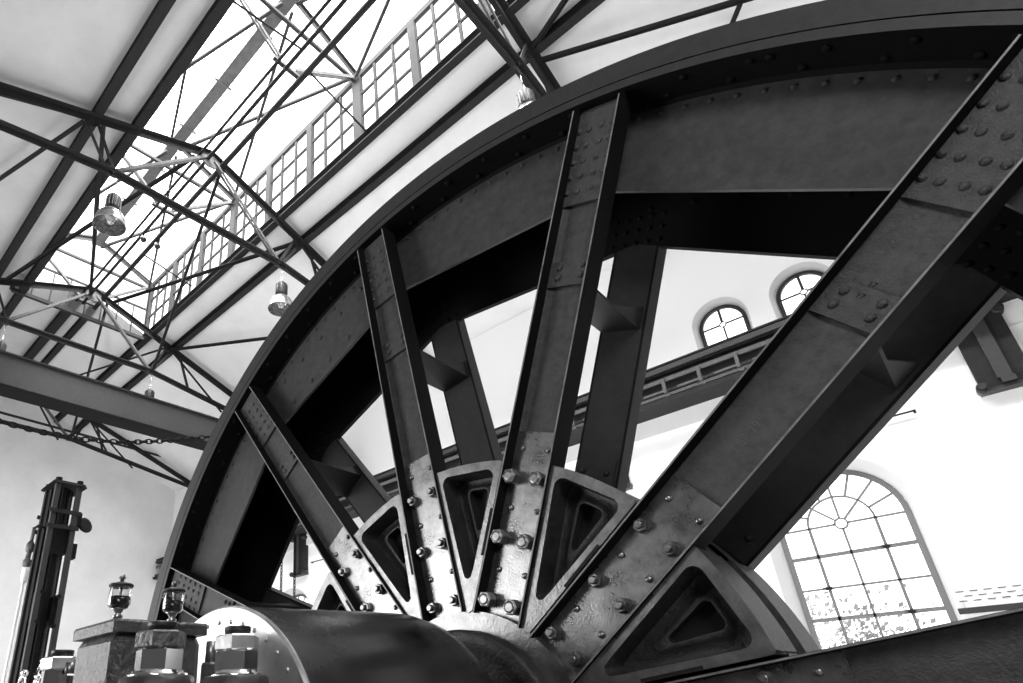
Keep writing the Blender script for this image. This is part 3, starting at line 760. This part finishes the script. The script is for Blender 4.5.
# hub castings
def sector(m, ym, y1, flip=False):
    """one web segment between two spokes, mid direction along +x; ym = front plane, y1 = back plane"""
    s = -1 if flip else 1
    g = W+.004; RO = 1.159; N = 120
    def inside_edge(x): return (x*math.sin(R(15))-g)/math.cos(R(15))
    # outline as closed polygon
    out = []
    xi = .52; zi = inside_edge(xi)
    out.append((xi,-zi))
    # outer arc half angle where r=RO
    lo, hi = 0, R(15)
    for _ in range(40):
        mid = (lo+hi)/2
        if RO*math.sin(mid) < inside_edge(RO*math.cos(mid)): lo = mid
        else: hi = mid
    for i in range(13): t = -lo+2*lo*i/12; out.append((RO*math.cos(t), RO*math.sin(t)))
    out.append((xi,zi))
    def rtri(rt, half, rb, cr, cb):
        """rounded triangle: top corners (rt,+-half), bottom (rb,0)"""
        P = [(rt*math.cos(half), -rt*math.sin(half)), (rt*math.cos(half), rt*math.sin(half)), (rb, 0)]
        res = []
        for i in range(3):
            p = Vector(P[i]+(0,)); a = Vector(P[i-1]+(0,)); b = Vector(P[(i+1) % 3]+(0,)); r = (cr, cr, cb)[i]
            da = (a-p).normalized(); db = (b-p).normalized(); h = da.angle(db)/2; L = r/math.tan(h)
            c = p+(da+db).normalized()*(r/math.sin(h)); q0 = p+da*L; q1 = p+db*L
            a0 = math.atan2((q0-c).y,(q0-c).x); a1 = math.atan2((q1-c).y,(q1-c).x); d = (a1-a0+PI) % (2*PI)-PI
            for j in range(7): t = a0+d*j/6; res.append((c.x+r*math.cos(t), c.y+r*math.sin(t)))
            if i == 0:   # bowed outer edge
                pass
        # bow the outer side between corner 0 and 1
        return res
    cen = (.97, 0)
    def sample(poly, bow=0):
        res = []
        for i in range(N):
            t = 2*PI*i/N; dx, dz = math.cos(t), math.sin(t); best = None
            for (ax, az), (bx, bz) in zip(poly, poly[1:]+poly[:1]):
                ex, ez = bx-ax, bz-az; det = dx*(-ez)+dz*ex
                if abs(det) < 1e-12: continue
                qx, qz = ax-cen[0], az-cen[1]
                u = (qx*(-ez)+qz*ex)/det; v = (dx*qz-dz*qx)/det
                if u > 0 and -1e-6 <= v <= 1+1e-6 and (best is None or u < best): best = u
            res.append((cen[0]+dx*best, cen[1]+dz*best))
        return res
    pocket = rtri(1.128, R(7.6), .60, .035, .022)
    hole = rtri(1.062, R(3.0), .83, .022, .014)
    O = sample(out); P0 = sample(pocket); H = sample(hole)
    lerp = lambda A, B, f: [(a[0]+(b[0]-a[0])*f, a[1]+(b[1]-a[1])*f) for a, b in zip(A, B)]
    P1 = lerp(P0, H, .13); H1 = lerp(P0, H, .72); H2 = lerp(P0, H, .9)
    def L3(A, y): return [(x, ym+s*y, z) for x, z in A]
    m.cur = 0; m.loops([L3(O, 0), L3(P0, 0)], False, False)
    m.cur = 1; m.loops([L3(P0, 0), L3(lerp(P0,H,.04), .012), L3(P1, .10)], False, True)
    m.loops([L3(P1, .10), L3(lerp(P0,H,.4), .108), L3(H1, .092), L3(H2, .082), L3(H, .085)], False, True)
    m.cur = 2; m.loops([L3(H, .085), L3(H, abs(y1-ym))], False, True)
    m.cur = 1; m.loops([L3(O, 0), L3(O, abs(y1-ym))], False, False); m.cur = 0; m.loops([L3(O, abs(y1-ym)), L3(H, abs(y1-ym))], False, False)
    # dark key slots beside the spokes
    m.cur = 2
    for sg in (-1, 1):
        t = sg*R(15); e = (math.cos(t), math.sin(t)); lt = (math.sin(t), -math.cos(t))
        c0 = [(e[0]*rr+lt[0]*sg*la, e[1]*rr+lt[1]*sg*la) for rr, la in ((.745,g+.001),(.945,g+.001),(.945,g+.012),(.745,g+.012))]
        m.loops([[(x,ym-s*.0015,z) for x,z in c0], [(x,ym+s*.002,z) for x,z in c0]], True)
    m.cur = 0
def casting(ym, y1, flip, name):
    base = WB(); sector(base, ym, y1, flip)
    m = WB()
    for k in range(12):
        a = R(A0-15-30*k); ca, sa = math.cos(a), math.sin(a); b = len(m.v)
        m.v += [Vector((p.x*ca-p.z*sa, p.y, p.x*sa+p.z*ca)) for p in base.v]
        m.f += [tuple(b+i for i in f) for f in base.f]; m.sm += base.sm; m.mi += base.mi
    s = -1 if flip else 1
    # seat plate behind the spokes, and central boss
    ring(m, c_(1.155), c_(.40), ym+s*.135, ym+s*.135, smooth=False, mi=2); ring(m, c_(1.155), c_(1.155), ym+s*.135, y1, mi=1)
    ring(m, c_(.53), c_(.43), ym+s*.006, ym+s*.006, smooth=False, mi=0); ring(m, c_(.53), c_(.53), ym+s*.006, ym+s*.135)
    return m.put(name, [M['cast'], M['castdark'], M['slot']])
casting(0, .24, False, 'hub_casting'); casting(.60, .36, True, 'hub_casting')
m = WB()
m.lathe((0,.14,0),(0,-1,0),[(.454,0),(.454,.185),(.448,.195),(.438,.20),(.40,.20),(.385,.18),(.3,.17)],96); m.put('hub_collar', M['castdark'])
m = WB(); m.lathe((0,1.3,0),(0,-1,0),[(.26,0),(.26,2.395)],64); m.put('shaft', M['rim_dark'])

# guard drum around the shaft
def guard():
    t = thing('shaft_guard', (WC.x, .97, WC.z-.47), 'dark glossy round guard over the shaft in front of the hub', 'guard')
    m = MB(); m.lathe((WC.x,.975,WC.z),(0,1,0),[(.4695,0),(.470,.004),(.476,.2),(.488,.5),(.492,.66),(.482,.72),(.455,.76),(.40,.785),(.28,.80)],96,cap=False); m.build('guard_shell', M['drum'], t)
    m = MB(); m.lathe((WC.x,.975,WC.z),(0,-1,0),[(.4705,.0),(.4705,.006),(.464,.012),(.462,.012),(.3,.012),(.2,.012)],96,smooth=False)
    for k in range(44):
        a = 2*PI*k/44; m.rivet((WC.x+.435*math.cos(a),.963,WC.z+.425*math.sin(a)),(0,-1,0),.0075,.005,8)
    m.build('end_plate', M['sheet'], t)
guard()

# bearing in the foreground
def bearing():
    bx, by = -1.60, .71
    t = thing('shaft_bearing', (bx, by, -ZC), 'cast iron bearing housing with oil box and large hex nuts in the lower left', 'bearing')
    m = MB(); m.cham((bx-.62,.38,-ZC),(bx+.62,.955,-.42),.04); m.build('pedestal', M['iron'], t)
    m = MB(); pts = [(.29*math.cos(PI*i/24), .262*math.sin(PI*i/24)) for i in range(25)]
    m.loops([[(bx+x, y, WC.z+z) for x, z in [(-.45,-.23)]+[(-p[0],p[1]) for p in pts]+[(.45,-.23)]] for y in (.42,.935)], True, True); m.build('cap', M['iron'], t)
    nutpos = [(-1.25,.615),(-1.25,.80),(-1.93,.655),(-1.95,.83)]
    for (x, y) in nutpos:
        m = MB(); m.lathe((x,y,-.30),(0,0,1),[(.085,0),(.078,.34),(.072,.362),(.066,.366)],32); m.build('boss', M['blackiron'], t)
        s = MB(); s.lathe((x,y,.063),(0,0,1),[(.060,0),(.060,.007),(.052,.009),(.052,.013)],32); w = s.build('washer', M['chrome'], t)
        s = MB(); s.lathe((x,y,.076),(0,0,1),[(.046,0),(.048,.003),(.048,.040),(.045,.043)],6,False,up=(.2,1,0)); s.build('hex_nut', M['chrome'], t)
        s = MB(); s.lathe((x,y,.119),(0,0,1),[(.047,0),(.051,.003),(.051,.030),(.045,.034)],6,False,up=(-.25,1,0)); s.build('lock_nut', M['sheet'] if y > .7 or x < -1.5 else M['iron'], t)
        s = MB(); s.lathe((x,y,.15),(0,0,1),[(.029,0),(.029,.012),(.031,.013),(.029,.016),(.031,.019),(.028,.022)],20); s.build('stud', M['blackiron'], t)
    m = MB(); m.cham((-1.722,.612,-.02),(-1.478,.845,.178),.022); m.build('oil_box', M['iron'], t)
    l = MB(); l.cham((-1.73,.604,.176),(-1.470,.852,.206),.006); ld = l.build('box_lid', M['iron'], t)
    l = MB(); l.lathe((-1.6,.74,.206),(0,0,1),[(.03,0),(.03,.006),(.02,.008)],20); l.build('filler_cap', M['blackiron'], ld)
    for (x, y, zt) in ((-1.405,.825,.155),(-1.87,.66,.135)):
        m = MB(); m.lathe((x,y,.02),(0,0,1),[(.024,0),(.024,.08),(.02,.085)],6,False); m.lathe((x,y,.10),(0,0,1),[(.013,0),(.013,zt-.10)],12); m.build('small_stud', M['bolt'], t)
bearing()
def oiler(x, y, label):
    z = .206
    t = thing('glass_oiler', (x,y,z), label, 'oiler', 'glass drip oilers on the bearing box')
    m = MB(); m.lathe((x,y,z),(0,0,1),[(.012,0),(.012,.006),(.007,.008),(.007,.014),(.011,.017),(.013,.022),(.008,.027),(.008,.03),(.012,.034),(.012,.038),(.02,.041)],16); m.build('drip_valve', M['brass'], t)
    m = MB(); m.lathe((x,y,z+.040),(0,0,1),[(.016,0),(.024,.004),(.0275,.010),(.0275,.054),(.026,.056)],28,cap=False); m.build('glass_reservoir', M['glass'], t)
    m = MB(); m.lathe((x,y,z+.041),(0,0,1),[(.015,0),(.023,.005),(.0255,.011),(.0255,.030)],28); m.build('oil', M['oil'], t)
    m = MB(); m.lathe((x,y,z+.045),(0,0,1),[(.004,0),(.004,.05)],10); m.build('needle_rod', M['brass'], t)
    c = MB(); c.lathe((x,y,z+.095),(0,0,1),[(.028,0),(.031,.002),(.031,.006),(.027,.009),(.014,.012),(.010,.014)],28); cp = c.build('cap', M['blackiron'], t)
    c = MB(); c.lathe((x,y,z+.108),(0,0,1),[(.005,0),(.005,.008),(.009,.010),(.009,.014),(.005,.017)],14); c.cyl((x-.009,y,z+.121),(x+.011,y,z+.125),.003); c.build('knob', M['brass'], cp)
oiler(-1.60, .662, 'glass drip oiler on the left end of the bearing box')
oiler(-1.60, .812, 'glass drip oiler on the right end of the box, before the rim')

# depth indicator column
def indicator():
    x, y = -6.0, 1.80; zt = 2.00; h = .135
    t = thing('depth_indicator', (x,y,-ZC), 'tall slender shaft depth indicator column with a bell, at the left', 'indicator')
    for sx in (-1, 1):
        for sy in (-1, 1):
            m = MB(); m.box((x+sx*h-.022,y+sy*h*.72-.022,-ZC),(x+sx*h+.022,y+sy*h*.72+.022,zt)); m.build('post', M['steel_mid'] if sx > 0 else M['steel'], t)
    m = MB(); m.cham((x-.19,y-.16,zt),(x+.19,y+.16,zt+.03),.03)
    for sx in (-1, 1):
        for sy in (-1, 1): m.hexa((x+sx*h,y+sy*h*.72,zt+.03),(0,0,1),.03,.035)
    m.ball((x,y,zt+.04),.04); m.build('top_plate', M['dark_iron'], t)
    for s in (-1, 1):
        m = MB(); m.cyl((x,y+s*.055,-ZC),(x,y+s*.055,zt),.017,n=12)
        for k in range(120): m.torus((x,y+s*.055,-1.4+k*.028),(0,0,1),.019,.004,10,4)
        m.build('screw_spindle', M['steel_mid'], t)
        m = MB(); z = .75 if s < 0 else .72; m.box((x+.04,y+s*.07-.035,z),(x+.13,y+s*.07+.035,z+.25)); m.cyl((x+.13,y+s*.07,z+.25),(x+.16,y+s*.07,z+.25),.02); m.cyl((x+.13,y+s*.07,z),(x+.16,y+s*.07,z),.02); m.build('travelling_nut', M['dark_iron'], t)
    m = MB(); m.box((x-.10,y-.10,-ZC),(x-.02,y+.10,zt)); m.box((x-.02,y-.02,-ZC),(x+.06,y+.02,zt)); m.build('scale_board', M['dark_iron'], t)
    for z in (1.72, 1.575):
        m = MB(); m.box((x+h+.02,y-.14,z),(x+h+.04,y+.14,z+.035)); m.build('cross_bracket', M['steel'], t)
        m = MB(); m.box((x-h-.04,y-.14,z),(x-h-.02,y+.14,z+.035)); m.build('cross_bracket', M['steel'], t)
    m = MB(); m.box((x-.02,y-.08,1.36),(x+.12,y+.09,1.60)); m.build('striker_box', M['dark_iron'], t)
    m = MB(); m.box((x-.03,y+.12,1.66),(x+.06,y+.19,1.78)); m.build('side_block', M['dark_iron'], t)
    m = MB(); m.box((x-.03,y+.12,1.34),(x+.06,y+.19,1.48)); m.build('side_block', M['dark_iron'], t)
    m = MB(); m.cyl((x,y+.11,1.66),(x,y+.19,1.67),.014); m.lathe((x+.01,y+.245,1.68),(.9,.35,.2),[(.01,-.035),(.05,-.03),(.075,0),(.077,.01),(.05,.012)],28); m.build('bell', M['dark_iron'], t)
    m = MB(); m.tube([(x,y-.10,1.61),(x,y-.165,1.61),(x,y-.19,1.59),(x,y-.195,1.44)],.016); m.lathe((x,y-.195,1.46),(0,0,-1),[(.02,0),(.034,.03),(.034,.09),(.022,.1),(.022,.16),(.035,.17),(.035,.22),(.02,.24)],14); m.build('pipe', M['iron'], t)
    m = MB(); m.lathe((x,y-.195,1.23),(0,0,-1),[(.022,0),(.030,.02),(.027,.13),(.016,.14)],14); m.cyl((x,y-.195,1.09),(x,y-.205,-ZC),.013,n=10); m.build('pull_rod', M['white'], t)
    m = MB()
    for i, (dx, dy, z) in enumerate(((.2,-.12,.33),(.22,-.02,.30),(.2,.08,.34),(.24,.0,.42))):
        m.cyl((x+dx*.5,y+dy,z-.1),(x+dx+.05,y+dy,z),.014); m.ball((x+dx+.05,y+dy,z),.03)
        m.cyl((x+dx+.05,y+dy,z),(x+dx+.03,y+dy+.05,z-.35),.016)
    m.torus((x+.25,y+.03,.25),(1,.3,0),.06,.012); m.build('control_levers', M['chrome'], t)
    m = MB(); m.cham((x-.3,y-.3,-ZC),(x+.3,y+.3,-ZC+.25),.04); m.build('base', M['iron'], t)
indicator()
# low cabinet far behind the indicator
t = thing('cabinet', (-27.9,-2.2,-ZC), 'low dark cabinet by the end wall at the lower left edge', 'cabinet')
m = MB(); m.box((-28.3,-3.1,-ZC),(-27.6,-.1,2.0)); m.build('body', M['steel_mid'], t)
m = MB(); m.box((-28.35,-3.15,2.0),(-27.55,-.05,2.08)); m.build('top', M['steel'], t)
for k in range(3):
    m = MB(); m.box((-27.6,-3.05+k*.98,-1.5),(-27.57,-2.12+k*.98,1.9)); m.build('door', M['steel'], t)

# tree outside the big window
def tree(x, y, label):
    t = thing('tree', (x,y,-ZC), label, 'tree')
    m = MB(); m.tube([(x,y,-ZC),(x+.05,y,-.6),(x-.05,y,.4)],.09); m.build('trunk', M['bark'], t)
    m = MB()
    for i in range(1500):
        a = random.uniform(0,2*PI); rr = random.random()**.5*1.25; px = x+rr*math.cos(a)*1.1; py = y+rr*math.sin(a)*.5; pz = .55+random.gauss(0,.55)-.35*(px-x)*0-.45*max(0,px-x)
        n = Vector((random.gauss(0,1),random.gauss(0,1),random.gauss(0,1))).normalized(); q = n.orthogonal().normalized(); w = n.cross(q); s = random.uniform(.03,.085); c = Vector((px,py,min(pz,1.75)))
        m.add([c+q*s, c+w*s*.6, c-q*s, c-w*s*.6], [(0,1,2,3)])
    o = m.build('foliage', M['leaf'], t)
tree(-2.1, 16.5, 'pale leafy tree seen through the bottom panes of the big window')

# ------------------------------------------------------------------ light
w = bpy.data.worlds.new('overcast_sky'); bpy.context.scene.world = w; w.use_nodes = True
bg = w.node_tree.nodes['Background']; bg.inputs['Color'].default_value = (1,1,1,1); bg.inputs['Strength'].default_value = 3.0
def area(name, loc, rot, sx, sy, e, spread=None):
    l = bpy.data.lights.new(name, 'AREA'); l.shape = 'RECTANGLE'; l.size = sx; l.size_y = sy; l.energy = e
    if spread: l.spread = spread
    o = bpy.data.objects.new(name, l); col.objects.link(o); o.location = Vector(loc)+Vector((0,0,ZC)); o.rotation_euler = rot; return o
# daylight through the left wall windows (facing +Y)
area('left_daylight_and_fill', (-6.2,YL+.02,.75), (R(90),0,0), 2.8, 3.0, 250)
area('left_daylight_and_fill', (-15,YL+.02,1.5), (R(112),0,0), 14, 4.5, 1150)
# daylight falling from the skylight towards the window wall
area('skylight_daylight', (-6,YR-1.0,17.6), (R(33),0,0), 24, 4.5, 17000)
area('left_daylight_and_fill', (2.6,YL+.02,3.6), (R(84),0,R(8)), 6.0, 3.4, 820)  # added fill lamp for the wheel's right side; the wall has no window here
area('floor_bounce_fill', (-9,9.5,-1.45), (R(180),0,0), 16, 7, 620)  # added lamp at floor level, standing in for light off the floor

# ------------------------------------------------------------------ camera
F = 600.0; PPX, PPY = 374.05, 432.39
Mc = Matrix(((0.7017827663634819,0.31733433438319875,0.6378086461132296),(0.7113006973213074,-0.2626154560099552,-0.6519850000229339),(-0.03939881756398961,0.9112255716814887,-0.4100191345392358)))
cam = bpy.data.cameras.new('camera'); co = bpy.data.objects.new('camera', cam); col.objects.link(co)
cam.sensor_width = 36; cam.lens = 36*F/1023; cam.shift_x = .5-PPX/1023; cam.shift_y = (PPY-341.5)/1023; cam.clip_start = .02; cam.clip_end = 200
co.matrix_world = Matrix.Translation((0,0,ZC)) @ Mc.to_4x4()
sc = bpy.context.scene; sc.camera = co
sc.view_settings.view_transform = 'Standard'; sc.view_settings.look = 'None'; sc.view_settings.exposure = 0; sc.view_settings.gamma = 1
sc.cycles.use_denoising = True; sc.cycles.max_bounces = 8; sc.cycles.transparent_max_bounces = 12
for o in bpy.data.objects:
    if '_o' in o: del o['_o']
